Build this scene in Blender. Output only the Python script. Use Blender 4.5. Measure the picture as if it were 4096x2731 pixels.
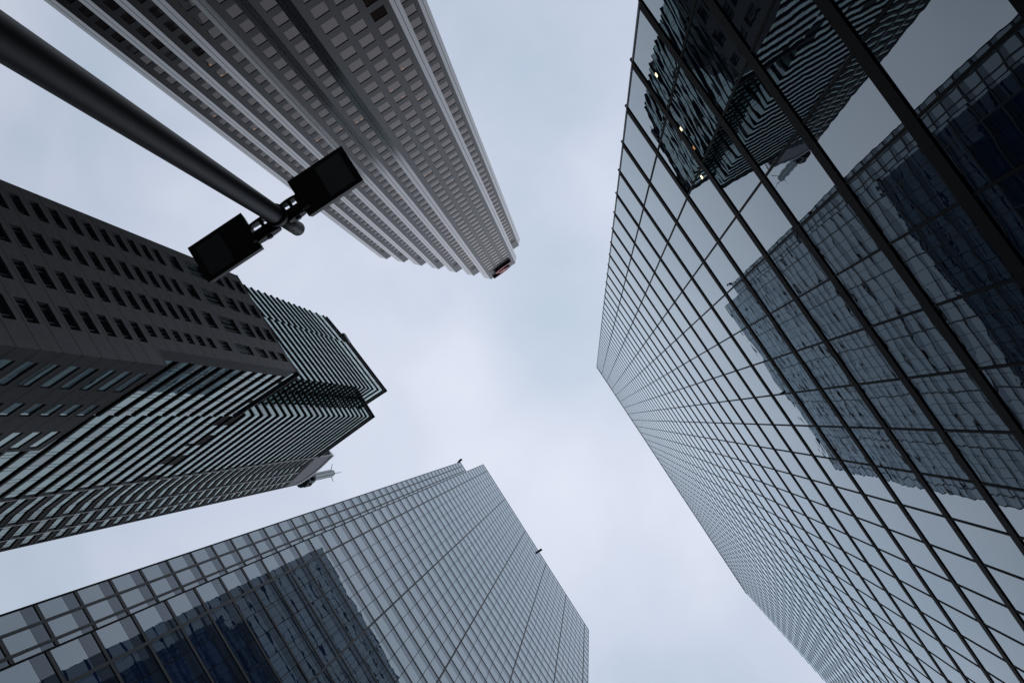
import bpy, math, random
from mathutils import Vector, Matrix
random.seed(7)
S = bpy.context.scene
for o in list(bpy.data.objects): bpy.data.objects.remove(o)
COL = S.collection

# ------------------------------------------------------------------ camera
EYE = 1.6                                   # camera height; all heights below are measured from the camera
CXV = (-0.54264025, -0.83240846, 0.11241764)   # world X / Y / Z seen in the camera's right, down, forward axes
CYV = (0.83594497, -0.54826322, -0.02456514)
CZV = (0.08208269, 0.08064493, 0.99335735)
F_PX, W_PX, H_PX = 3800.0, 4096.0, 2731.0
right = Vector((CXV[0], CYV[0], CZV[0])); down = Vector((CXV[1], CYV[1], CZV[1])); fwd = Vector((CXV[2], CYV[2], CZV[2]))
cam = bpy.data.cameras.new('camera'); cam.sensor_width = 36; cam.sensor_fit = 'HORIZONTAL'
cam.lens = 36 * F_PX / W_PX; cam.clip_start = .05; cam.clip_end = 5000
co = bpy.data.objects.new('camera', cam); COL.objects.link(co)
m = Matrix((right, -down, -fwd)).transposed().to_4x4(); m.translation = (0, 0, EYE)
co.matrix_world = m; S.camera = co

# ------------------------------------------------------------------ sky, sun, exposure
SUN_EL, SUN_DIR = math.radians(89), Vector((-1.0, -.15, 0))
sdir = SUN_DIR.normalized() * math.cos(SUN_EL) + Vector((0, 0, math.sin(SUN_EL)))
w = bpy.data.worlds.new('World'); S.world = w; w.use_nodes = True
N = w.node_tree.nodes; L = w.node_tree.links
for n in list(N): N.remove(n)
def nd(tree, t, **kw):
    n = tree.nodes.new(t)
    for k, v in kw.items(): setattr(n, k, v)
    return n
def mth(tree, op, a, b=None, c=None, clamp=False):
    n = nd(tree, 'ShaderNodeMath', operation=op, use_clamp=clamp)
    for i, v in enumerate((a, b, c)):
        if v is None: continue
        if isinstance(v, (int, float)): n.inputs[i].default_value = v
        else: tree.links.new(v, n.inputs[i])
    return n.outputs[0]
def mixc(tree, f, a, b, mode='MIX'):
    n = nd(tree, 'ShaderNodeMix', data_type='RGBA', blend_type=mode)
    for i, v in ((0, f), (6, a), (7, b)):
        if isinstance(v, (int, float)): n.inputs[i].default_value = v
        elif isinstance(v, tuple): n.inputs[i].default_value = v if len(v) == 4 else (*v, 1)
        else: tree.links.new(v, n.inputs[i])
    return n.outputs[2]
T = w.node_tree
tc = nd(T, 'ShaderNodeTexCoord'); sep = nd(T, 'ShaderNodeSeparateXYZ'); L.new(tc.outputs['Generated'], sep.inputs[0])
zc = mth(T, 'MAXIMUM', sep.outputs[2], .06)
px = mth(T, 'DIVIDE', sep.outputs[0], zc); py = mth(T, 'DIVIDE', sep.outputs[1], zc)   # cloud deck, per metre of height
cmb = nd(T, 'ShaderNodeCombineXYZ'); L.new(px, cmb.inputs[0]); L.new(py, cmb.inputs[1])
def noise(tree, vec, scale, detail=4, rough=.5, dist=0., dims='3D'):
    n = nd(tree, 'ShaderNodeTexNoise', noise_dimensions=dims)
    n.inputs['Scale'].default_value = scale; n.inputs['Detail'].default_value = detail
    n.inputs['Roughness'].default_value = rough; n.inputs['Distortion'].default_value = dist
    tree.links.new(vec, n.inputs['Vector']); return n
n1 = noise(T, cmb.outputs[0], 5.0, 5, .5, .3).outputs[0]
n2 = noise(T, cmb.outputs[0], 1.6, 2, .5, .0).outputs[0]
v = mth(T, 'ADD', mth(T, 'MULTIPLY', n1, .75), mth(T, 'MULTIPLY', n2, .55))
v = mth(T, 'ADD', v, -.15)
CLOUDS = [  # (x/z, y/z, radius, amount): brighter and darker masses of the cloud deck
 (0.10, .035, .09, -.09), (0.045, -.045, .06, -.11), (0.12, -.09, .06, .18), (-.03, -.11, .10, .05), (.20, .20, .12, .12),
 (-.13, -.02, .14, .12), (.30, .14, .10, -.06), (.40, -.22, .12, .10), (.55, -.28, .15, -.16), (.06, .06, .05, .04),
 (.19, -.18, .07, .16), (-.30, -.06, .2, -.05), (.28, -.47, .15, -.08), (.25, -.60, .2, -.08)]
for cx, cy, r, a in CLOUDS:
    d = mth(T, 'SQRT', mth(T, 'ADD', mth(T, 'POWER', mth(T, 'SUBTRACT', px, cx), 2), mth(T, 'POWER', mth(T, 'SUBTRACT', py, cy), 2)))
    mr = nd(T, 'ShaderNodeMapRange', interpolation_type='SMOOTHERSTEP'); L.new(d, mr.inputs[0])
    mr.inputs[1].default_value = r * 1.5; mr.inputs[2].default_value = 0; mr.inputs[3].default_value = 0; mr.inputs[4].default_value = a
    v = mth(T, 'ADD', v, mr.outputs[0])
rmp = nd(T, 'ShaderNodeValToRGB'); L.new(v, rmp.inputs[0])
e = rmp.color_ramp.elements
e[0].position = .22; e[0].color = (.44, .545, .665, 1); e[1].position = .80; e[1].color = (.70, .745, .855, 1)
k = e.new(.5); k.color = (.575, .64, .77, 1)
fall = mth(T, 'ADD', mth(T, 'MULTIPLY', mth(T, 'POWER', mth(T, 'MAXIMUM', sep.outputs[2], 0), 1.5), .62), .47)   # overcast sky: dimmer away from the zenith
deck = nd(T, 'ShaderNodeVectorMath', operation='SCALE'); L.new(rmp.outputs[0], deck.inputs[0]); L.new(fall, deck.inputs[3])
sky = nd(T, 'ShaderNodeTexSky', sky_type='NISHITA'); sky.sun_disc = False
sky.sun_elevation = SUN_EL; sky.sun_rotation = math.atan2(sdir.x, sdir.y)
skl = nd(T, 'ShaderNodeVectorMath', operation='SCALE'); L.new(sky.outputs[0], skl.inputs[0]); skl.inputs[3].default_value = .10
mixw = mixc(T, .93, skl.outputs[0], deck.outputs[0])
bg = nd(T, 'ShaderNodeBackground'); L.new(mixw, bg.inputs[0]); bg.inputs[1].default_value = 1.0
wo = nd(T, 'ShaderNodeOutputWorld'); L.new(bg.outputs[0], wo.inputs[0])
sl = bpy.data.lights.new('sun', 'SUN'); sl.energy = .5; sl.angle = math.radians(180); sl.color = (1, .97, .93)
so = bpy.data.objects.new('sun', sl); COL.objects.link(so); so.location = sdir * 300
so.rotation_euler = sdir.to_track_quat('Z', 'Y').to_euler()
S.view_settings.view_transform = 'Standard'; S.view_settings.look = 'None'; S.view_settings.exposure = 0; S.view_settings.gamma = 1
S.render.engine = 'CYCLES'; S.cycles.max_bounces = 10; S.cycles.glossy_bounces = 8; S.cycles.diffuse_bounces = 3
S.cycles.sample_clamp_indirect = 4

# ------------------------------------------------------------------ materials
def mat(name):
    M = bpy.data.materials.new(name); M.use_nodes = True
    for n in list(M.node_tree.nodes): M.node_tree.nodes.remove(n)
    return M, M.node_tree
def out(t, sh):
    o = nd(t, 'ShaderNodeOutputMaterial'); t.links.new(sh, o.inputs[0])
def plain(name, col, rough=.6, spec=.5, metal=0, var=.12, nscale=1.5, ior=1.5, tint=None):
    M, t = mat(name); p = nd(t, 'ShaderNodeBsdfPrincipled')
    g = nd(t, 'ShaderNodeNewGeometry')
    a = noise(t, g.outputs['Position'], nscale, 4, .6).outputs[0]
    f = mth(t, 'ADD', mth(t, 'MULTIPLY', a, 2 * var), 1 - var)
    s = nd(t, 'ShaderNodeVectorMath', operation='SCALE'); s.inputs[0].default_value = col; t.links.new(f, s.inputs[3])
    t.links.new(s.outputs[0], p.inputs['Base Color'])
    p.inputs['Roughness'].default_value = rough; p.inputs['Metallic'].default_value = metal
    p.inputs['Specular IOR Level'].default_value = spec; p.inputs['IOR'].default_value = ior
    if tint: p.inputs['Specular Tint'].default_value = (*tint, 1)
    out(t, p.outputs[0]); return M
def glass(name, inside, tint, ior, wave, scale=.32, rough=0.0, vary=.3, patch=None, fine=0.0):
    """coated window glass: dark room behind, mirror in front, each pane slightly bent its own way"""
    M, t = mat(name); g = nd(t, 'ShaderNodeNewGeometry'); oi = nd(t, 'ShaderNodeObjectInfo')
    rnd = mth(t, 'FRACT', mth(t, 'ADD', g.outputs['Random Per Island'], oi.outputs['Random']))
    off = mth(t, 'MULTIPLY', rnd, 60)
    c = nd(t, 'ShaderNodeCombineXYZ')
    for i in range(3): t.links.new(off, c.inputs[i])
    ad = nd(t, 'ShaderNodeVectorMath', operation='ADD'); t.links.new(g.outputs['Position'], ad.inputs[0]); t.links.new(c.outputs[0], ad.inputs[1])
    h = noise(t, ad.outputs[0], scale, 1.5, .45).outputs[0]
    b = nd(t, 'ShaderNodeBump'); b.inputs['Strength'].default_value = 1; b.inputs['Distance'].default_value = wave; t.links.new(h, b.inputs['Height'])
    if fine:
        h2 = noise(t, ad.outputs[0], 1.6, 1, .5).outputs[0]
        b2 = nd(t, 'ShaderNodeBump'); b2.inputs['Strength'].default_value = 1; b2.inputs['Distance'].default_value = fine
        t.links.new(h2, b2.inputs['Height']); t.links.new(b.outputs[0], b2.inputs['Normal']); b = b2
    gl = nd(t, 'ShaderNodeBsdfGlossy'); gl.inputs['Roughness'].default_value = rough; gl.inputs['Color'].default_value = (*tint, 1)
    t.links.new(b.outputs[0], gl.inputs['Normal'])
    df = nd(t, 'ShaderNodeBsdfDiffuse')
    f = mth(t, 'ADD', mth(t, 'MULTIPLY', rnd, 2 * vary), 1 - vary)
    s = nd(t, 'ShaderNodeVectorMath', operation='SCALE'); s.inputs[0].default_value = inside; t.links.new(f, s.inputs[3])
    t.links.new(s.outputs[0], df.inputs[0])
    fr = nd(t, 'ShaderNodeFresnel'); fr.inputs[0].default_value = ior
    ms = nd(t, 'ShaderNodeMixShader'); t.links.new(fr.outputs[0], ms.inputs[0]); t.links.new(df.outputs[0], ms.inputs[1]); t.links.new(gl.outputs[0], ms.inputs[2])
    out(t, ms.outputs[0]); return M
def tiles(name, col, pitch, z0, rough=.55, dark=.55, spec=.5, thin=.72, w=.6, h=.45, tint=None):
    """stone cladding: thin joints between slabs, laid out in metres on the wall"""
    M, t = mat(name); g = nd(t, 'ShaderNodeNewGeometry'); sp = nd(t, 'ShaderNodeSeparateXYZ'); t.links.new(g.outputs['Position'], sp.inputs[0])
    u = mth(t, 'ADD', sp.outputs[0], sp.outputs[1]); z = sp.outputs[2]
    def line(x, p, wid):
        fr = mth(t, 'FRACT', mth(t, 'DIVIDE', x, p)); return mth(t, 'LESS_THAN', fr, wid / p)
    ln = mth(t, 'MAXIMUM', line(u, w, .025), line(mth(t, 'SUBTRACT', z, z0), h, .025))
    cu = mth(t, 'FLOOR', mth(t, 'DIVIDE', u, w)); cz = mth(t, 'FLOOR', mth(t, 'DIVIDE', mth(t, 'SUBTRACT', z, z0), h))
    cc = nd(t, 'ShaderNodeCombineXYZ'); t.links.new(cu, cc.inputs[0]); t.links.new(cz, cc.inputs[1])
    wn = nd(t, 'ShaderNodeTexWhiteNoise', noise_dimensions='2D'); t.links.new(cc.outputs[0], wn.inputs['Vector'])
    a = noise(t, g.outputs['Position'], 3.0, 6, .7).outputs[0]; a2 = noise(t, g.outputs['Position'], .08, 2, .5).outputs[0]
    f = mth(t, 'ADD', mth(t, 'MULTIPLY', a, .3), .62); f = mth(t, 'ADD', f, mth(t, 'MULTIPLY', wn.outputs[0], .14)); f = mth(t, 'ADD', f, mth(t, 'MULTIPLY', a2, .25))
    f = mth(t, 'MULTIPLY', f, mth(t, 'SUBTRACT', 1, mth(t, 'MULTIPLY', ln, 1 - thin)))
    s = nd(t, 'ShaderNodeVectorMath', operation='SCALE'); s.inputs[0].default_value = col; t.links.new(f, s.inputs[3])
    p = nd(t, 'ShaderNodeBsdfPrincipled'); t.links.new(s.outputs[0], p.inputs['Base Color'])
    p.inputs['Roughness'].default_value = rough; p.inputs['Specular IOR Level'].default_value = spec
    out(t, p.outputs[0]); return M
def emit(name, col, st):
    M, t = mat(name); e = nd(t, 'ShaderNodeEmission'); e.inputs[0].default_value = (*col, 1); e.inputs[1].default_value = st; out(t, e.outputs[0]); return M

M = {}
M['glass_mirror'] = glass('mirror_glass', (.006, .010, .018), (.82, .93, 1.0), 2.3, .007, .30, fine=.0008)
M['bar_black'] = plain('black_aluminium', (.004, .0045, .005), .6, .04)
M['trim_grey'] = plain('grey_trim', (.16, .17, .18), .45)
M['glass_blue'] = glass('blue_glass', (.012, .032, .10), (.82, .93, .98), 2.6, .009, .30, fine=.0008)
M['glass_spandrel'] = glass('spandrel_glass', (.035, .05, .075), (.62, .70, .78), 1.8, .003, .30)
M['bar_grey'] = plain('dark_grey_aluminium', (.055, .063, .068), .5, .2)
M['core_dark'] = plain('dark_interior', (.010, .014, .022), .8, .1)
M['glass_green'] = glass('green_glass', (.010, .022, .024), (.76, .92, .92), 2.7, .0035, .35)
M['glass_blind'] = glass('glass_with_blinds', (.10, .095, .10), (.74, .84, .85), 2.0, .003, .35)
M['glass_dark'] = plain('louvre_black', (.008, .008, .009), .6, .1)
M['ledge_black'] = plain('black_metal_ledge', (.005, .006, .006), .6, .08)
M['line_pale'] = plain('pale_metal_line', (.42, .42, .42), .4)
M['stone'] = tiles('grey_granite', (.118, .122, .128), 3.22, 0, .6, spec=.25, thin=.80)
M['stone_joint'] = plain('open_joint', (.010, .010, .011), .8, .1)
M['glass_punched'] = glass('punched_window_glass', (.008, .014, .015), (.6, .75, .78), 1.5, .004, .4)
M['frame_dark'] = plain('dark_window_frame', (.05, .055, .058), .4)
M['granite'] = tiles('red_brown_granite', (.024, .023, .026), 3.83, 0, .34, spec=.16, thin=.86, w=.95, h=1.28)
M['granite_polished'] = plain('polished_granite', (.035, .035, .04), .14, .45, ior=1.55, var=.08)
M['glass_bronze'] = glass('bronze_glass', (.055, .036, .030), (.92, .86, .85), 1.5, .003, .35, vary=.12)
M['seam_and_shade'] = plain('dark_seam_and_shade', (.02, .02, .022), .6)  # pier seams and louvre strips, plus shade coloured in at window heads
M['sign_red'] = plain('sign_red', (.55, .05, .06), .4)
M['sign_side'] = plain('sign_side_black', (.012, .010, .010), .5)
M['lamp_black'] = plain('black_paint', (.010, .011, .012), .52, .35, nscale=9, var=.2)
M['lamp_lens'] = plain('unlit_lens', (.085, .088, .09), .25, .4, nscale=6)
M['mast_pale'] = plain('mast_grey', (.34, .40, .42), .5)
M['mast_dark'] = plain('mast_dark', (.03, .04, .045), .6)
M['soffit'] = plain('grey_cladding', (.10, .10, .115), .6)
M['cap_pale'] = plain('pale_cap', (.52, .53, .55), .5)
M['asphalt'] = plain('asphalt', (.05, .05, .052), .9, nscale=30)
M['concrete'] = plain('paving', (.24, .235, .225), .85, nscale=6)
M['paint'] = plain('road_paint', (.75, .75, .72), .7)
M['warm'] = emit('warm_lamp', (1.0, .78, .42), 3.2)
M['warm_dim'] = emit('warm_lamp_dim', (1.0, .50, .22), .55)

# ------------------------------------------------------------------ mesh helpers
class MB:
    def __init__(s): s.v = []; s.f = []; s.m = []; s.ms = []
    def mi(s, k):
        if k not in s.ms: s.ms.append(k)
        return s.ms.index(k)
    def poly(s, pts, k):
        b = len(s.v); s.v += [tuple(p) for p in pts]; s.f.append(tuple(range(b, b + len(pts)))); s.m.append(s.mi(k))
    def hexa(s, p, k, skip=()):
        """p: 8 corners, bottom loop then top loop"""
        b = len(s.v); s.v += [tuple(q) for q in p]; i = s.mi(k)
        for n, f in enumerate(((3, 2, 1, 0), (4, 5, 6, 7), (0, 1, 5, 4), (1, 2, 6, 5), (2, 3, 7, 6), (3, 0, 4, 7))):
            if n in skip: continue
            s.f.append(tuple(b + j for j in f)); s.m.append(i)
    def box(s, x0, x1, y0, y1, z0, z1, k):
        s.hexa([(x0, y0, z0), (x1, y0, z0), (x1, y1, z0), (x0, y1, z0), (x0, y0, z1), (x1, y0, z1), (x1, y1, z1), (x0, y1, z1)], k)
    def prism(s, poly, z0, z1, k, ktop=None):
        n = len(poly); b = len(s.v)
        s.v += [(x, y, z0) for x, y in poly] + [(x, y, z1) for x, y in poly]
        for i in range(n):
            j = (i + 1) % n; s.f.append((b + i, b + j, b + n + j, b + n + i)); s.m.append(s.mi(k))
        s.f.append(tuple(b + n + i for i in range(n))); s.m.append(s.mi(ktop or k))
        s.f.append(tuple(b + i for i in reversed(range(n)))); s.m.append(s.mi(k))
    def tube(s, a, b, ra, rb, k, n=24, caps=True):
        a = Vector(a); b = Vector(b); d = (b - a).normalized(); u = d.orthogonal().normalized(); w_ = d.cross(u); o = len(s.v)
        for c, r in ((a, ra), (b, rb)):
            for i in range(n):
                t = 2 * math.pi * i / n; s.v.append(tuple(c + (u * math.cos(t) + w_ * math.sin(t)) * r))
        for i in range(n):
            j = (i + 1) % n; s.f.append((o + i, o + j, o + n + j, o + n + i)); s.m.append(s.mi(k))
        if caps:
            s.f.append(tuple(o + i for i in reversed(range(n)))); s.m.append(s.mi(k)); s.f.append(tuple(o + n + i for i in range(n))); s.m.append(s.mi(k))
    def build(s, name, parent=None, smooth=False, kind=None, label=None):
        org = Vector(parent['_org']) if parent else Vector((0, 0, 0))
        me = bpy.data.meshes.new(name)
        me.from_pydata([(x - org.x, y - org.y, z + EYE - org.z) for x, y, z in s.v], [], s.f)
        for k in s.ms: me.materials.append(M[k])
        me.polygons.foreach_set('material_index', s.m)
        if smooth: me.polygons.foreach_set('use_smooth', [True] * len(s.f))
        me.update()
        o = bpy.data.objects.new(name, me); COL.objects.link(o)
        if parent:
            r = parent
            while r.parent: r = r.parent
            o.parent = parent
            o['_org'] = list(org)
        if kind: o['kind'] = kind
        if label: o['label'] = label
        return o
def recalc(o):
    import bmesh
    bm = bmesh.new(); bm.from_mesh(o.data); bmesh.ops.recalc_face_normals(bm, faces=bm.faces); bm.to_mesh(o.data); bm.free()
def thing(name, label, cat, x, y, group=None):
    o = bpy.data.objects.new(name, None); COL.objects.link(o); o.location = (x, y, 0); o['_org'] = [x, y, 0.0]
    o['label'] = label; o['category'] = cat
    if group: o['group'] = group
    return o
def proj(p):
    v_ = Vector(p); q = Vector([v_.x * a + v_.y * b + v_.z * c for a, b, c in zip(CXV, CYV, CZV)])
    if q.z <= .1: return None
    return q.x / q.z * F_PX + W_PX / 2, q.y / q.z * F_PX + H_PX / 2
def seen_area(pts):
    P = [proj(p) for p in pts]
    if any(p is None for p in P): return 0
    cx = sum(p[0] for p in P) / len(P); cy = sum(p[1] for p in P) / len(P)
    if not (-20 < cx < W_PX + 20 and -20 < cy < H_PX + 20): return 0
    return abs(sum(P[i][0] * P[(i + 1) % len(P)][1] - P[(i + 1) % len(P)][0] * P[i][1] for i in range(len(P)))) / 2
class Pieces:
    """many repeats of one part: the 100 that show largest become parts of their own, the rest one part"""
    def __init__(s, name, parent, cap=100): s.n = name; s.p = parent; s.l = []; s.cap = cap
    def add(s, fc, u0, u1, z0, z1, o0, o1, k, hide=False):
        c = [fc.pt(u0, z0, o1), fc.pt(u1, z0, o1), fc.pt(u1, z1, o1), fc.pt(u0, z1, o1)]
        s.l.append((0 if hide else seen_area(c), fc, u0, u1, z0, z1, o0, o1, k))
    def done(s):
        s.l.sort(key=lambda t: -t[0]); rest = MB()
        for i, (a, fc, *b) in enumerate(s.l):
            mb = MB() if (i < s.cap and a > 1) else rest
            fc.box(mb, *b)
            if mb is not rest: mb.build(s.n, s.p)
        if rest.f: rest.build(s.n, s.p, kind='stuff')
class Fc:
    """a vertical wall plane from plan point a to b; outward side given by 'toward'"""
    def __init__(s, a, b, toward=(0, 0)):
        s.a = Vector(a); s.d = Vector(b) - s.a; s.L = s.d.length; s.d /= s.L; s.n = Vector((s.d.y, -s.d.x))
        if (Vector(toward) - s.a).dot(s.n) < 0: s.n = -s.n
    def pt(s, u, z, o=0):
        q = s.a + s.d * u + s.n * o; return (q.x, q.y, z)
    def box(s, mb, u0, u1, z0, z1, o0, o1, k):
        P = [s.pt(u0, z0, o0), s.pt(u1, z0, o0), s.pt(u1, z0, o1), s.pt(u0, z0, o1)]
        P += [(x, y, z1) for x, y, _ in P]
        if s.d.cross(s.n) < 0: P = [P[i] for i in (1, 0, 3, 2, 5, 4, 7, 6)]
        mb.hexa(P, k)
GZ = -EYE

# ------------------------------------------------------------------ ground
def struct(name, mb):
    o = mb.build(name); o['kind'] = 'structure'; return o
g = MB(); g.box(-700, 700, -700, 700, GZ - 1.0, GZ - .12, 'asphalt'); struct('ground', g)
g = MB(); g.box(-300, 300, -19.5, -2.6, GZ - .1195, GZ - .1155, 'asphalt'); struct('road', g)
g = MB()
g.box(-300, 9.4, -2.6, 6.5, GZ - .1195, GZ, 'concrete'); struct('pavement', g)
g = MB(); g.box(-300, 9.4, -26.4, -19.5, GZ - .1195, GZ, 'concrete'); struct('far_pavement', g)
g = MB(); g.box(26.0, 49, -33.2, -19.5, GZ - .1195, GZ, 'concrete'); struct('corner_pavement', g)
g = MB()
for i in range(-40, 40): g.box(i * 6, i * 6 + 3, -11.1, -10.95, GZ - .1115, GZ - .1075, 'paint')
struct('road_markings', g)

# ------------------------------------------------------------------ mirrored tower (right)
def mirrored_tower():
    Y, xr, xl, top = 6.7, -44.6, 7.93, 190.4
    t = thing('mirrored_tower', 'tall mirror glass tower with black floor bars and thin mullions, reflecting the other towers', 'tower', -18, 26)
    b = MB(); b.box(xr + .05, xl - .08, Y + .25, 44, GZ, top - .3, 'core_dark'); b.build('body', t)
    fc = Fc((xl, Y), (xr, Y))
    us = [0, 1.79, 3.58, 5.37]
    while us[-1] + 1.446 < fc.L: us.append(us[-1] + 1.446)
    us[-1] = fc.L
    zs = [23.1 + 4.10 * k for k in range(-6, 41)]
    zs = [GZ] + zs
    panes = Pieces('window_pane', t)
    for i in range(len(us) - 1):
        for j in range(len(zs)):
            z0 = zs[j] + .05; z1 = zs[j + 1] - .05 if j + 1 < len(zs) else top
            panes.add(fc, us[i] + .012, us[i + 1] - .012, z0, z1, -.12, 0, 'glass_mirror')
    panes.done()
    for z in zs[1:]:
        mb = MB(); fc.box(mb, -.05, fc.L + .03, z - .10, z + .26, -.1, .018, 'bar_black'); fc.box(mb, -.13, fc.L + .06, z - .24, z - .10, -.1, .032, 'bar_black'); mb.build('floor_bar', t)
    for i, u in enumerate(us[1:-1]):
        mb = MB(); fc.box(mb, u - .028, u + .028, GZ, top, -.1, .022, 'bar_black'); mb.build('mullion', t)
    mb = MB(); fc.box(mb, -.045, -.004, GZ, top, -.3, .03, 'trim_grey'); mb.build('corner_trim', t)
    mb = MB(); fc.box(mb, -.05, fc.L + .05, top, top + .35, -.4, .06, 'trim_grey'); mb.build('parapet', t)
    # lamps that shine through the lower windows
    def lamp(pix_p, pix_q, r0, r1, k, nm='ceiling_lamp'):
        z = Y / pix_q; u = xl - pix_p * z
        mb = MB(); fc.box(mb, u - r0, u + r0, z - r1, z + r1, .003, .008, k); mb.build(nm, t)
    return t, fc, lamp
rt, rfc, rlamp = mirrored_tower()

# ------------------------------------------------------------------ blue glass tower (lower left)
def blue_tower():
    t = thing('glass_tower', 'blue glass tower with a grid of light and dark panes and a stepped corner', 'tower', -16, -48)
    top, Y, xl, xr = 220.6, -26.6, 4.66, -39.55
    Y2, x2, top2 = -31.0, 8.05, 221.6
    b = MB(); b.box(xr + .1, xl - .1, Y2 + .3, Y - .2, GZ, top - .3, 'core_dark'); b.box(xr + .1, x2 - .1, -74, Y2 - .2, GZ, top2 - .3, 'core_dark'); b.build('body', t)
    P, H = 4.06, 46.8
    zs = [H + P * k for k in range(-11, 43) if H + P * k < top - 1]
    fm = Fc((xl, Y), (xr, Y)); fs = Fc((x2, Y2), (xl - .6, Y2)); fr = Fc((xl, Y), (xl, Y2), (20, -28)); fe = Fc((x2, Y2), (x2, -74), (30, -50))
    maj = [1.75, 9.35, 17.93, 26.63, 34.96, 42.56]
    us = [0, 1.75]
    for a, c in zip(maj[:-1], maj[1:]): us += [a + (c - a) * i / 5 for i in range(1, 6)]
    us.append(fm.L)
    gl = Pieces('window_pane', t); sp = Pieces('spandrel_panel', t)
    def fill(fc, us, first=None, tp=top):
        for i in range(len(us) - 1):
            for j, z in enumerate(zs):
                z2 = zs[j + 1] if j + 1 < len(zs) else tp + .6
                gl.add(fc, us[i] + .02, us[i + 1] - .02, z + .03, z + (z2 - z) * .60 - .015, -.12, 0, 'glass_blue')
                sp.add(fc, us[i] + .02, us[i + 1] - .02, z + (z2 - z) * .60 + .015, min(z2 - .46, tp - .1), -.12, 0, 'glass_spandrel')
    fill(fm, us); vs = [0, 1.06, 2.19, 3.6]; fill(fs, vs, tp=top2); fill(fr, [0.06, 1.5, 3.0, 4.35])
    eu = [fe.L * i / 28 for i in range(29)]; fill(fe, eu, tp=top2)
    gl.done(); sp.done()
    for z in zs:
        mb = MB()
        for fc, l in ((fm, fm.L), (fs, fs.L), (fr, fr.L - .1), (fe, fe.L)):
            fc.box(mb, .0, l, z - .36, z - .06, -.14, .030, 'bar_grey'); fc.box(mb, 0.0, l, z - .42, z + .0, -.14, -.05, 'bar_black')
        mb.build('floor_band', t)
    for i, u in enumerate(us[1:-1]):
        big = any(abs(u - q) < .01 for q in maj); wd = .085 if big else .024
        mb = MB(); fm.box(mb, u - wd, u + wd, GZ, top, -.14, .05 if big else .012, 'bar_grey' if big else 'bar_black'); mb.build('mullion', t)
    for u in vs[1:-1]:
        mb = MB(); fs.box(mb, u - .085, u + .085, GZ, top2, -.14, .05, 'bar_grey'); mb.build('mullion', t)
    mb = MB(); fm.box(mb, -.06, .03, GZ, top, -.3, .05, 'bar_black'); fm.box(mb, fm.L - .03, fm.L + .06, GZ, top, -.3, .05, 'bar_grey'); mb.build('corner_trim', t)
    mb = MB(); fs.box(mb, -.06, .04, GZ, top2, -.3, .05, 'bar_black'); mb.build('corner_trim', t)
    mb = MB(); fm.box(mb, -.06, fm.L + .06, top, top + .3, -.5, .05, 'trim_grey'); mb.build('parapet', t)
    mb = MB(); fs.box(mb, -.3, 3.3, top2, top2 + .3, -.5, .05, 'trim_grey'); mb.build('parapet', t)
    for nm, q in (('security_camera', (fs.pt(-.35, top2 - .3, .4))), ('security_camera', fm.pt(23.5, top + .5, .5))):
        x, y, z = q; mb = MB(); mb.box(x - .25, x + .25, y - .45, y + .35, z - .22, z + .1, 'bar_black'); mb.tube((x, y - .4, z - .1), (x, y - .9, z), .1, .1, 'trim_grey', 8); mb.build(nm, t)
    def lamp(P_, Q_, r0, r1, k):
        z = Y / Q_; u = xl - P_ * z
        mb = MB(); fm.box(mb, u - r0, u + r0, z - r1, z + r1, .003, .008, k); mb.build('ceiling_lamp', t)
    return t, fm, lamp
bt, bfc, blamp = blue_tower()

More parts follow.
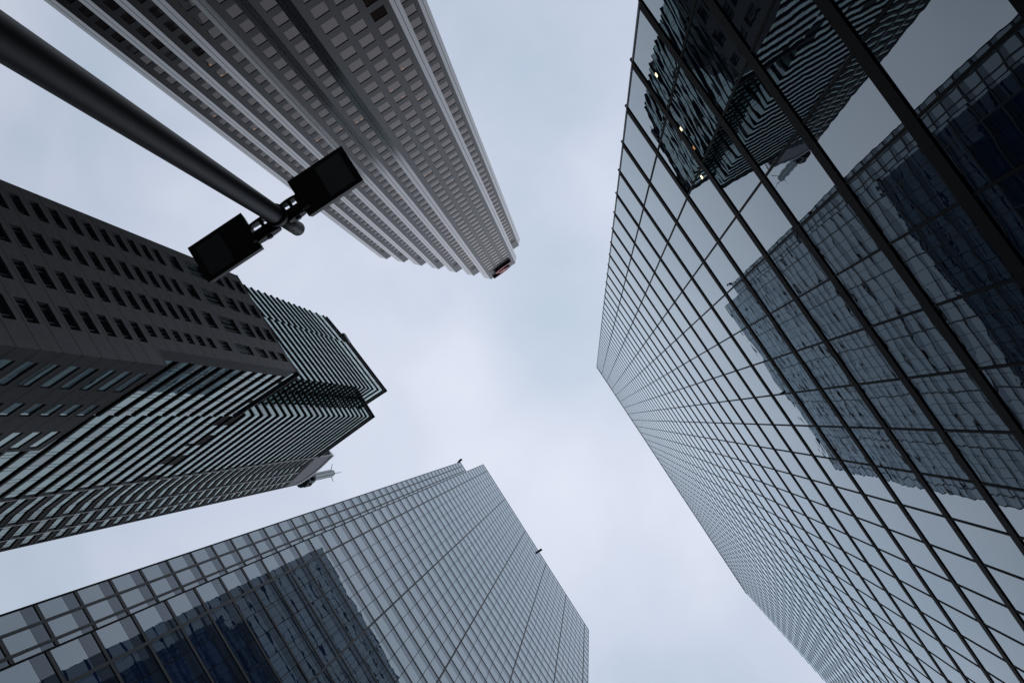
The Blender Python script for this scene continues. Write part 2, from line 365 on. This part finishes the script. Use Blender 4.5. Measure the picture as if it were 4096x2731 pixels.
# ------------------------------------------------------------------ striped tower (left, behind the granite block)
def striped_tower():
    t = thing('striped_tower', 'notched tower banded with black ledges and greenish glass, behind the granite block', 'tower', 48, -62)
    fl = [180.8 + 4.335 * k for k in range(-41, 15)] + [246.2, 252.3, 259.1]
    fl = [z for z in fl if z > GZ + 2]
    LOW, MID, TOP = 149.6, 249.0, 261.4
    A0, A1, A2 = (37.5, -43.5), (54.3, -45.0), (64.3, -46.7)
    A1b = (54.3, -45.35)
    fA = Fc(A0, A1, (40, 0)); fB = Fc(A1b, A2, (55, 0)); fX1 = Fc(A0, (37.5, -52.2)); fY2 = Fc((31.8, -47.9), (37.5, -47.9), (34, 0)); fX2 = Fc((31.75, -47.9), (30.9, -66.0))
    fLo = Fc((31.6, -35.6), (31.55, -47.9)); fN = [Fc((30.9, -66), (30.6, -70)), Fc((30.6, -70), (29.9, -72.8)), Fc((29.9, -72.8), (28.75, -77.3))]
    b = MB()
    b.prism([(37.8, -43.8), (54.2, -45.7), (64.0, -47.0), (66, -92), (36, -92), (37.8, -52)], GZ, TOP - .4, 'core_dark')
    b.prism([(32.1, -48.2), (37.75, -48.2), (37.75, -66), (31.2, -66)], GZ, MID - .4, 'core_dark')
    b.prism([(31.9, -36.0), (47, -36.0), (47, -48.1), (31.9, -48.1)], GZ, LOW - .4, 'core_dark')
    b.prism([(31.2, -66.02), (37.7, -66.02), (40, -92), (36, -91.5), (29.2, -77.2), (30.3, -72.9), (30.9, -70)], GZ, 262, 'core_dark')
    recalc(b.build('body', t))
    gl = Pieces('window_pane', t)
    def modules(fc, mod=2.8, slim=.62, u0=0.0):
        u = u0; r = []
        while u < fc.L - .3:
            r.append((u, min(u + mod - slim, fc.L))); u += mod - slim
            if u < fc.L - .2: r.append((u, min(u + slim, fc.L)))
            u += slim
        return r
    rr = random.Random(3)
    def band(fc, zlo, zhi, mod=2.8, slim=.62, blind=.25, u0=0.0, louvre=False):
        ms = modules(fc, mod, slim, u0)
        for j, z in enumerate(fl):
            zn = fl[j + 1] if j + 1 < len(fl) else z + 5
            if z < zlo - 1 or z > zhi - 2: continue
            for i, (a, c) in enumerate(ms):
                k = 'glass_blind' if rr.random() < blind else 'glass_green'
                if louvre and abs(z - 150.45) < 1 and (i // 2) % 2 == 0 : k = 'glass_dark'
                if louvre and abs(z - 146.1) < 1 and (i // 2) % 2 == 0 and rr.random() < .5: k = 'glass_dark'
                gl.add(fc, a + .05, c - .05, z + .12, min(zn - .62, zhi), -.15, -.02, k, hide=(fc is fX1 and z < MID and a > 4.5))
    band(fA, 140, TOP, blind=.12); band(fB, 140, TOP, blind=.12); band(fX1, LOW, TOP, blind=.1); band(fY2, LOW, MID, blind=.1)
    band(fX2, GZ + 20, MID, blind=.22, louvre=True); band(fLo, GZ + 20, LOW, blind=.35, louvre=True)
    for f_ in fN: band(f_, GZ + 20, 246, 2.0, .5, blind=.2)
    gl.done()
    LD = .19
    for z in fl:
        mb = MB()
        if z > 139: 
            for fc in (fA, fB): fc.box(mb, 0 if fc is fB else -LD, fc.L + (.3 if fc is fB else 0), z - .60, z + .06, -.2, LD, 'ledge_black')
        if z > LOW - 2: fX1.box(mb, 0, fX1.L, z - .60, z + .06, -.2, LD, 'ledge_black')
        if LOW - 2 < z < MID: fY2.box(mb, -LD, fY2.L, z - .60, z + .06, -.2, LD, 'ledge_black')
        if z < MID: fX2.box(mb, 0, fX2.L, z - .60, z + .06, -.2, LD, 'ledge_black')
        if z < LOW: fLo.box(mb, 0, fLo.L, z - .60, z + .06, -.2, LD, 'ledge_black')
        mb.build('ledge', t)
    for z in fl:
        if z > 248: continue
        mb = MB()
        for f_ in fN: f_.box(mb, 0, f_.L, z - 1.5, z + .12, -.2, .12, 'ledge_black'); f_.box(mb, 0, f_.L, z + .12, z + .20, -.2, .20, 'line_pale')
        mb.build('end_ledge', t)
    for fc, u in ((fN[0], 0.0), (fN[1], 2.2), (fN[2], 2.3)):
        mb = MB(); fc.box(mb, u - .06, u + .06, GZ, 247, -.1, .24, 'line_pale'); mb.build('end_pier', t)
    mb = MB(); fN[2].box(mb, 4.4, 4.75, GZ, 262, -.4, .14, 'ledge_black'); mb.build('end_pier', t)
    # roof edges
    for fcs, z in (((fA, fB, fX1), TOP), ((fY2, fX2), MID), ((fLo,), LOW)):
        mb = MB()
        for fc in fcs: fc.box(mb, -.34, fc.L + .1, z, z + .45, -.5, .34, 'soffit')
        mb.build('parapet', t)
    mb = MB(); mb.box(53.9, 58, -49, -45.05, TOP + .5, TOP + 3, 'soffit'); mb.build('roof_plant', t)
    # rounded end block above the end bays
    cap = MB(); prof = [(0, 0)] + [(1.4 + 9.5 * math.sin(a), 17.5 - 6.5 * (1 - math.cos(a))) for a in [math.pi / 2 * i / 10 for i in range(11)]] + [(11.3, 0)]
    pl = [(u, z) for u, z in prof]; fK = Fc((30.9, -66.2), (28.75, -77.3))
    pl = [(0, 0), (0, 17.2)] + [(3.6 + 7.6 * math.sin(a), 17.2 - 9.0 * (1 - math.cos(a))) for a in [math.pi / 2 * i / 12 for i in range(13)]] + [(11.2, 0)]
    n = len(pl)
    fr_ = [fK.pt(u, 247.6 + z, .1) for u, z in pl]; bk = [fK.pt(u, 247.6 + z, -7.0) for u, z in pl]
    cap.poly(fr_, 'soffit'); cap.poly(bk[::-1], 'soffit')
    for i in range(n): cap.poly([fr_[i], fr_[(i + 1) % n], bk[(i + 1) % n], bk[i]], 'cap_pale')
    co_ = cap.build('end_cap', t); recalc(co_)
    mb = MB()
    for i in range(2, n - 1):
        (u0, z0), (u1, z1) = pl[i - 1], pl[i]
        P = [fK.pt(u0, 247.6 + z0, .1), fK.pt(u1, 247.6 + z1, .1), fK.pt(u1, 247.6 + z1, .35), fK.pt(u0, 247.6 + z0, .35)]
        Q = [fK.pt(u0 * .97, 247.6 + z0 - 1.6, .1), fK.pt(u1 * .97, 247.6 + z1 - 1.6, .1), fK.pt(u1 * .97, 247.6 + z1 - 1.6, .35), fK.pt(u0 * .97, 247.6 + z0 - 1.6, .35)]
        mb.hexa(Q + P, 'cap_pale')
    o = mb.build('cap_rim', t); recalc(o)
    return t
striped_tower()

# ------------------------------------------------------------------ granite block (left)
def granite_block():
    t = thing('granite_block', 'dark grey granite building with rows of recessed windows, partly hidden by the street lamp', 'building', 40, -42)
    Y, XA, XB, XE, Z1, Z2 = -33.7, 28.4, 30.5, 48.3, 95.2, 142.0
    pit = 3.225; j0 = 72.35
    joints = [j0 + pit * k for k in range(-22, 13)] + [115.1, 120.1, 123.0, 127.4, 129.8, 133.3, 137.4]
    fF = Fc((XE, Y), (XA, Y))                       # u = XE - X
    D = .34
    cols = [(XE - 46.95, XE - 44.45), (XE - 42.5, XE - 40.0), (XE - 38.1, XE - 35.6), (XE - 33.66, XE - 31.15)]
    rows = [(j0 + pit * k + .5, j0 + pit * k + .5 + 1.78) for k in range(-20, 13)] + [(115.5, 118.5), (120.9, 126.5), (128.4, 132.3), (133.8, 136.5), (138.0, 141.0)]
    wl = MB(); win = []
    wl.box(XA + D, XE - .02, -48, Y - D - .02, GZ, Z1 - .02, 'core_dark'); wl.box(XB + D, XE - .02, -35.25, Y - D - .02, Z1 - .02, Z2 - .3, 'core_dark'); wl.box(33.2, XE - .02, -44, -35.25, Z1 - .02, Z2 - .3, 'core_dark')
    def wall(fc, ulim, cols, rows, ztop, zbot=GZ, k='stone'):
        """stone wall of piers and spandrels round real window openings"""
        edges = [ulim[0]]
        for a, c in cols: edges += [a, c]
        edges.append(ulim[1])
        for i in range(0, len(edges), 2): fc.box(wl, edges[i], edges[i + 1], zbot, ztop, -D, 0, k)
        for a, c in cols:
            z = zbot
            for r0, r1 in rows:
                if r0 < z or r1 > ztop: continue
                fc.box(wl, a, c, z, r0, -D, 0, k); win.append((fc, a, c, r0, r1)); z = r1
            fc.box(wl, a, c, z, ztop, -D, 0, k)
    lo = [r for r in rows if r[1] < 95]; hi = [r for r in rows if r[0] > 95.3]
    wall(fF, (0, XE - XA), cols, lo, Z1); 
    cu = cols[:3] + [(XE - 33.66, XE - 32.12)]
    wall(fF, (0, XE - XB), cu, hi, Z2, Z1)
    fS = Fc((XA, Y - D), (XA, -49.8))
    o = Y - D
    sc = [(o + 35.4 + .0 - 0, 0)]
    def yy(y): return (Y - D) - y
    wall(fS, (0, fS.L), [(yy(-35.4), yy(-38.85)), (yy(-41.3), yy(-43.4)), (yy(-46.2), yy(-49.3))], lo, Z1)
    fU = Fc((XB, Y - D), (XB, -35.3)); fU.box(wl, 0, fU.L, Z1, Z2, -D, 0, 'stone')
    wl.box(XA + .05, XB + .6, -49.7, Y - .05, Z1 - .01, Z1 + .25, 'stone')
    for z in joints:
        if z < Z1 - .2: fF.box(wl, 0, XE - XA, z - .035, z + .035, -.02, .004, 'stone_joint'); fS.box(wl, -D, fS.L, z - .035, z + .035, -.02, .004, 'stone_joint')
        elif z < Z2 - .2: fF.box(wl, 0, XE - XB, z - .035, z + .035, -.02, .004, 'stone_joint')
    fF.box(wl, -.02, XE - XB + .03, Z2, Z2 + .25, -.6, .05, 'soffit')
    wl.build('wall', t)
    win.sort(key=lambda q: -seen_area([q[0].pt(q[1], q[3]), q[0].pt(q[2], q[3]), q[0].pt(q[2], q[4]), q[0].pt(q[1], q[4])]))
    rest = MB()
    for i, (fc, a, c, z0, z1) in enumerate(win):
        mb = MB() if i < 100 else rest
        fw = .07
        fc.box(mb, a, a + fw, z0, z1, -D - .01, -D + .1, 'frame_dark'); fc.box(mb, c - fw, c, z0, z1, -D - .01, -D + .1, 'frame_dark')
        fc.box(mb, a + fw, c - fw, z0, z0 + fw, -D - .01, -D + .1, 'frame_dark'); fc.box(mb, a + fw, c - fw, z1 - fw, z1, -D - .01, -D + .1, 'frame_dark')
        if z1 - z0 > 3.5 or fc is fS: fc.box(mb, (a + c) / 2 - .05, (a + c) / 2 + .05, z0 + fw, z1 - fw, -D - .01, -D + .1, 'frame_dark')
        if fc is fF: fc.box(mb, c - .62, c - .52, z0 + fw, z1 - fw, -D - .01, -D + .1, 'frame_dark'); fc.box(mb, a + .42, a + .5, z0 + fw, z1 - fw, -D - .01, -D + .1, 'frame_dark')
        pm = MB() if i < 100 else rest
        e_ = -.10 if fc is fS else -D + .03
        fc.box(pm, a + fw, c - fw, z0 + fw, z1 - fw, -D - .015, e_, 'glass_punched' if fc is fF else 'glass_green')
        if i < 100:
            o = mb.build('window', t); pm.build('pane', o)
    if rest.f: rest.build('window', t, kind='stuff')
    return t
granite_block()

# ------------------------------------------------------------------ stepped granite tower (top)
def stepped_tower():
    t = thing('stepped_tower', 'brown grey granite tower with a stepped sawtooth side and a red emblem near its top', 'tower', 85, -6)
    TOP = 275.2; CH = 1.3; P = 3.83; Hd = 132.0
    fronts = [(49.9, 6.6, -2.1)]
    for x, yl in zip((53.6, 57.25, 61.0, 64.75, 68.5, 72.2), (-5.75, -9.55, -13.35, -17.15, -20.9, -24.7)): fronts.append((x, fronts[-1][2] - CH, yl))
    R1 = (53.7, 10.3, 7.9)
    heads = [Hd + P * k for k in range(-35, 36)]; heads = [h for h in heads if h < TOP - 10.0 and h > GZ + 4]
    wn = Pieces('window_pane', t)
    wl = MB(); lit = []
    D = .22
    def front(x, yr, yl, cols, tp, ext_r=0.0):
        fc = Fc((x, yr), (x, yl), (0, (yr + yl) / 2))
        L_ = fc.L; edges = [0.0]
        for a, c in cols: edges += [a, c]
        edges.append(L_)
        for i in range(0, len(edges), 2):
            if edges[i + 1] - edges[i] > .01: fc.box(wl, edges[i], edges[i + 1], GZ, tp, -D, 0, 'granite')
        for a, c in cols:
            z = GZ
            for h in heads:
                if h > tp - 4: continue
                fc.box(wl, a, c, z, h - 2.36, -D, 0, 'granite'); z = h
                wn.add(fc, a + .03, c - .03, h - 2.36, h - .10, -D - .06, -.07, 'glass_bronze')
                fc.box(wl, a, c, h - .10, h, -D - .05, -.16, 'seam_and_shade')  # shade under the window head, put in as a dark strip
            fc.box(wl, a, c, z, tp, -D, 0, 'granite')
        fc.box(wl, -.02, L_ + .02, GZ, tp - .2, -D - 1.2, -D - .06, 'core_dark')
        return fc
    fcs = []
    cw = 1.78
    ctr = [(6.6 - y - cw / 2, 6.6 - y + cw / 2) for y in (4.97, 2.30, -.28)]
    fcs.append(front(49.9, 6.6, -2.1, ctr, TOP))
    for x, yr, yl in fronts[1:]: fcs.append(front(x, yr, yl, [(0.02, 1.68)], TOP))
    fcs.append(front(R1[0], R1[1], R1[2], [(.55, 2.35)], TOP))
    # solid body behind
    pl = [(51.4, 7.85), (51.4, -3.3)]
    for x, yr, yl in fronts[1:]: pl += [(x + 1.5, yr + .02), (x + 1.5, yl - CH + .05)]
    pl += [(122, fronts[-1][2] - CH + .05), (122, 11.5), (55.2, 11.5), (55.2, 7.85)]
    b = MB(); b.prism(pl, GZ, TOP - .5, 'granite'); recalc(b.build('body', t))
    # chamfered polished piers, one to each step
    def pier(p0, p1, tp):
        fc = Fc(p0, p1, (0, p0[1] * .5)); mb = MB(); L_ = fc.L
        fc.box(mb, 0, L_ * .47, GZ, tp - .9, -.5, 0, 'granite_polished'); fc.box(mb, L_ * .53, L_, GZ, tp - .9, -.5, 0, 'granite_polished'); fc.box(mb, L_ * .47, L_ * .53, GZ, tp - .9, -.5, -.06, 'seam_and_shade')
        q = [fc.pt(0, tp - .9, 0), fc.pt(L_, tp - .9, 0), fc.pt(L_, tp - .9, -.5), fc.pt(0, tp - .9, -.5)]
        r = [fc.pt(0, tp, -.25), fc.pt(L_, tp, -.25), fc.pt(L_, tp, -.5), fc.pt(0, tp, -.5)]
        mb.hexa(q + r, 'granite_polished'); recalc(mb.build('corner_pier', t))
    for x, yr, yl in fronts: pier((x, yl), (x + CH, yl - CH), TOP)
    pier((49.9, 6.6), (51.2, 7.9), TOP); pier((R1[0], R1[1]), (R1[0] + CH, R1[1] + CH), TOP)
    # side returns
    for i, (x, yr, yl) in enumerate(fronts[:-1]):
        wl.box(x + CH, fronts[i + 1][0] + .1, yl - CH - .02, yl - CH + .3, GZ, TOP - .3, 'granite')
    wl.box(51.2, 53.8, 7.6, 7.88, GZ, TOP - .3, 'granite')
    # louvre strips over the top windows
    for fc, cols in [(fcs[0], ctr)] + [(f, [(.02, 1.68)]) for f in fcs[1:-1]] + [(fcs[-1], [(.55, 2.35)])]:
        for a, c in cols:
            for dz in (-10.6, -9.9, -8.9): 
                if fc is fcs[0] and dz > -9.5: continue
                fc.box(wl, a, c, TOP + dz - .12, TOP + dz + .12, -.1, .03, 'seam_and_shade')
    wn.done(); wl.build('wall', t)
    # emblem
    em = MB(); f0 = fcs[0]
    def stroke(path, k0=.02, k1=.75):
        for i in range(len(path) - 1):
            (y0, z0, w0), (y1, z1, w1) = path[i], path[i + 1]
            d = Vector((y1 - y0, z1 - z0)).normalized(); nn = Vector((-d.y, d.x))
            c = [(y0 + nn.x * w0, z0 + nn.y * w0), (y1 + nn.x * w1, z1 + nn.y * w1), (y1 - nn.x * w1, z1 - nn.y * w1), (y0 - nn.x * w0, z0 - nn.y * w0)]
            A = [(49.9 - k0, y, z) for y, z in c]; B = [(49.9 - k1, y, z) for y, z in c]
            em.poly(B, 'sign_red')
            for q in range(4): em.poly([A[q], A[(q + 1) % 4], B[(q + 1) % 4], B[q]], 'sign_side')
    stroke([(5.6, 265.3, .06), (4.2, 265.7, .35), (2.6, 266.1, .6), (1.1, 266.9, .8), (.75, 267.9, .9), (1.5, 268.8, .9), (2.4, 269.5, .8), (3.3, 270.2, .85), (3.9, 271.1, .85), (3.4, 272.1, .75), (2.0, 272.8, .55), (.4, 273.1, .35), (-1.1, 273.5, .06)])
    ring = [(2.3 + 1.25 * math.cos(a), 269.45 + 1.25 * math.sin(a)) for a in [2 * math.pi * i / 20 for i in range(20)]]
    em.poly([(49.9 - .9, y, z) for y, z in ring], 'sign_red')
    for i in range(20):
        (a, b_), (c, d_) = ring[i], ring[(i + 1) % 20]; em.poly([(49.88, a, b_), (49.88, c, d_), (49.0, c, d_), (49.0, a, b_)], 'sign_side')
    em.build('emblem', t)
    # small lit ceiling lamps behind the glass of some windows
    rr = random.Random(11); cand = []
    for h in heads:
        if not (95 < h < 190): continue
        for fi, cols in [(0, ctr)] + [(i, [(.02, 1.68)]) for i in range(1, 7)]:
            for a, c in cols: cand.append((fi, a, c, h))
    rr.shuffle(cand)
    for fi, a, c, h in cand[:26]:
        mb = MB(); fc = fcs[fi]
        for q in ((.22, .3), (.74, .82)):
            if rr.random() < .35: continue
            for dd in (0, .22):
                fc.box(mb, a + (c - a) * q[0] + dd, a + (c - a) * q[0] + dd + .07, h - .75, h - .38, -.072, -.064, 'warm_dim')
        if mb.f: mb.build('ceiling_lamp', t)
    return t
stepped_tower()

# ------------------------------------------------------------------ rooftop mast
def mast():
    x, y = 32.3, -83.6
    t = thing('antenna_mast', 'pale antenna mast with dark ring platform above the far end of the striped tower', 'mast', x, y)
    mb = MB(); mb.tube((x, y, 296.5), (x, y, 319), 1.12, 1.12, 'mast_pale', 20)
    for a in range(6):
        q = math.pi / 3 * a + .3; mb.tube((x + 1.13 * math.cos(q), y + 1.13 * math.sin(q), 297), (x + 1.13 * math.cos(q), y + 1.13 * math.sin(q), 319), .13, .13, 'mast_dark', 6)
    mb.build('shaft', t)
    mb = MB(); mb.tube((x, y, 263), (x, y, 296.5), .9, .9, 'mast_dark', 12); mb.tube((x, y, 285), (x, y, 286), 2.5, 2.7, 'mast_dark', 8); mb.tube((x, y, 291), (x, y, 292), 2.5, 2.3, 'mast_dark', 8)
    for a in range(8):
        q = math.pi / 4 * a + .2; mb.tube((x + 2.3 * math.cos(q), y + 2.3 * math.sin(q), 285.5), (x + 2.3 * math.cos(q), y + 2.3 * math.sin(q), 291.5), .35, .35, 'mast_dark', 6)
    mb.tube((x, y, 294), (x, y, 296.6), 2.0, 1.3, 'trim_grey', 8)
    mb.build('platform', t)
    for a in range(4):
        q = math.pi / 2 * a + .5; mb = MB(); mb.tube((x + .9 * math.cos(q), y + .9 * math.sin(q), 318), (x + 3.0 * math.cos(q), y + 3.0 * math.sin(q), 320.5), .13, .08, 'mast_dark', 6); mb.build('whip_antenna', t)
    mb = MB(); mb.tube((x, y, 319), (x, y, 322), .35, .2, 'mast_dark', 8); mb.build('beacon', t)
mast()

# ------------------------------------------------------------------ street lamp
def street_lamp():
    x, y, H = 2.752, -1.228, 7.42
    t = thing('street_lamp', 'tall black street lamp post with two square floodlight heads, seen from below', 'street lamp', x, y)
    pl = MB()
    zs = [GZ + .5, 1.0, 3.0, 5.0, H - .02, H]
    rad = lambda z: .0755 + (H - z) * .0062
    for a, b_ in zip(zs[:-1], zs[1:]): pl.tube((x, y, a), (x, y, b_), rad(a), rad(b_) - (.012 if b_ == H else 0), 'lamp_black', 48, caps=(b_ == H))
    pl.build('pole', t, smooth=False)
    for p in t.children[0].data.polygons: p.use_smooth = len(p.vertices) == 4
    mb = MB(); mb.box(x - .22, x + .22, y - .22, y + .22, GZ, GZ + .03, 'lamp_black'); mb.tube((x, y, GZ + .03), (x, y, GZ + .5), .19, .15, 'lamp_black', 32); mb.build('base', t)
    mb = MB(); mb.tube((x, y, H - .06), (x, y, H + .02), .09, .09, 'lamp_black', 40); mb.tube((x - .01, y + .01, H), (x - .01, y + .01, H + .52), .062, .062, 'lamp_black', 40)
    mb.tube((x - .07, y + .0, H + .33), (x - .078, y, H + .33), .008, .008, 'sign_side', 8); mb.build('tenon', t)
    for p in t.children[-1].data.polygons: p.use_smooth = len(p.vertices) == 4
    # cross arm carrying both heads
    mb = MB(); mb.tube((x, y - .30, H + .14), (x, y + .26, H + .14), .045, .045, 'lamp_black', 20); mb.build('cross_arm', t)
    def head(yc0, yc1, sgn):
        z0 = H + .16; x0, x1 = 2.655, 3.005; mb = MB()
        a, b_ = min(yc0, yc1), max(yc0, yc1)
        P = [(x0, a, z0), (x1, a, z0), (x1, b_, z0), (x0, b_, z0)]
        Q = [(x0 + .012, a + .012, z0 + .10), (x1 - .012, a + .012, z0 + .10), (x1 - .012, b_ - .012, z0 + .10), (x0 + .012, b_ - .012, z0 + .10)]
        mb.hexa(P + Q, 'lamp_black')
        for i in range(7):
            xx = x0 + .05 + i * .042; mb.box(xx, xx + .008, a + .05, b_ - .05, z0 + .1, z0 + .135, 'lamp_black')
        h = mb.build('floodlight_head', t)
        far, near = yc1, yc0           # yc1 = outer end
        l0 = near + (far - near) * .46; l1 = near + (far - near) * .90
        mb = MB(); mb.box(x0 + .035, x1 - .035, min(l0, l1), max(l0, l1), z0 - .004, z0 + .002, 'lamp_lens'); mb.build('lens', h)
        mb = MB(); e0 = .012
        mb.box(x0 + .02, x1 - .02, min(near + (far - near) * .43, l0), max(near + (far - near) * .43, l0), z0 - .008, z0 + .001, 'lamp_black')
        mb.build('bezel', h)
        # knuckle: two side cheeks with a bolt, open between them
        k = MB()
        ya, yb = sorted((y + sgn * .045, yc0 + sgn * .005))
        for xx in (2.70, 2.845):
            n = 16; prof = []
            ym = (ya + yb) / 2; rr_ = .052
            for i in range(n):
                q = 2 * math.pi * i / n
                prof.append((ym + (yb - ya) / 2 * (1 if math.cos(q) > 0 else -1) * min(1, abs(math.cos(q)) * 1.25), H + .135 + rr_ * math.sin(q)))
            f0 = [(xx - .011, a_, b2) for a_, b2 in prof]; f1 = [(xx + .011, a_, b2) for a_, b2 in prof]
            k.poly(f0, 'lamp_black'); k.poly(f1[::-1], 'lamp_black')
            for i in range(n): k.poly([f0[i], f0[(i + 1) % n], f1[(i + 1) % n], f1[i]], 'lamp_black')
        k.tube((2.68, ya + (yb - ya) * .5, H + .135), (2.865, ya + (yb - ya) * .5, H + .135), .016, .016, 'lamp_black', 10)
        k.tube((2.672, ya + (yb - ya) * .5, H + .135), (2.690, ya + (yb - ya) * .5, H + .135), .026, .026, 'lamp_black', 6)
        k.box(2.70, 2.845, yc0 - .012, yc0 + .012, H + .07, H + .2, 'lamp_black')
        o = k.build('knuckle', t); recalc(o)
    head(-1.03, -.488, 1); head(-1.495, -2.03, -1)
street_lamp()

# ------------------------------------------------------------------ lamps shining through the glass fronts
for P_, Q_, a, b_, k in ((.2676, .2605, .05, .07, 'warm'), (.2038, .2493, .05, .07, 'warm'), (.1484, .2382, .05, .07, 'warm'), (.179, .2487, .05, .10, 'warm_dim')): rlamp(P_, Q_, a, b_, k)

# the small custom property used while building is not part of the scene
for o in bpy.data.objects:
    if '_org' in o: del o['_org']
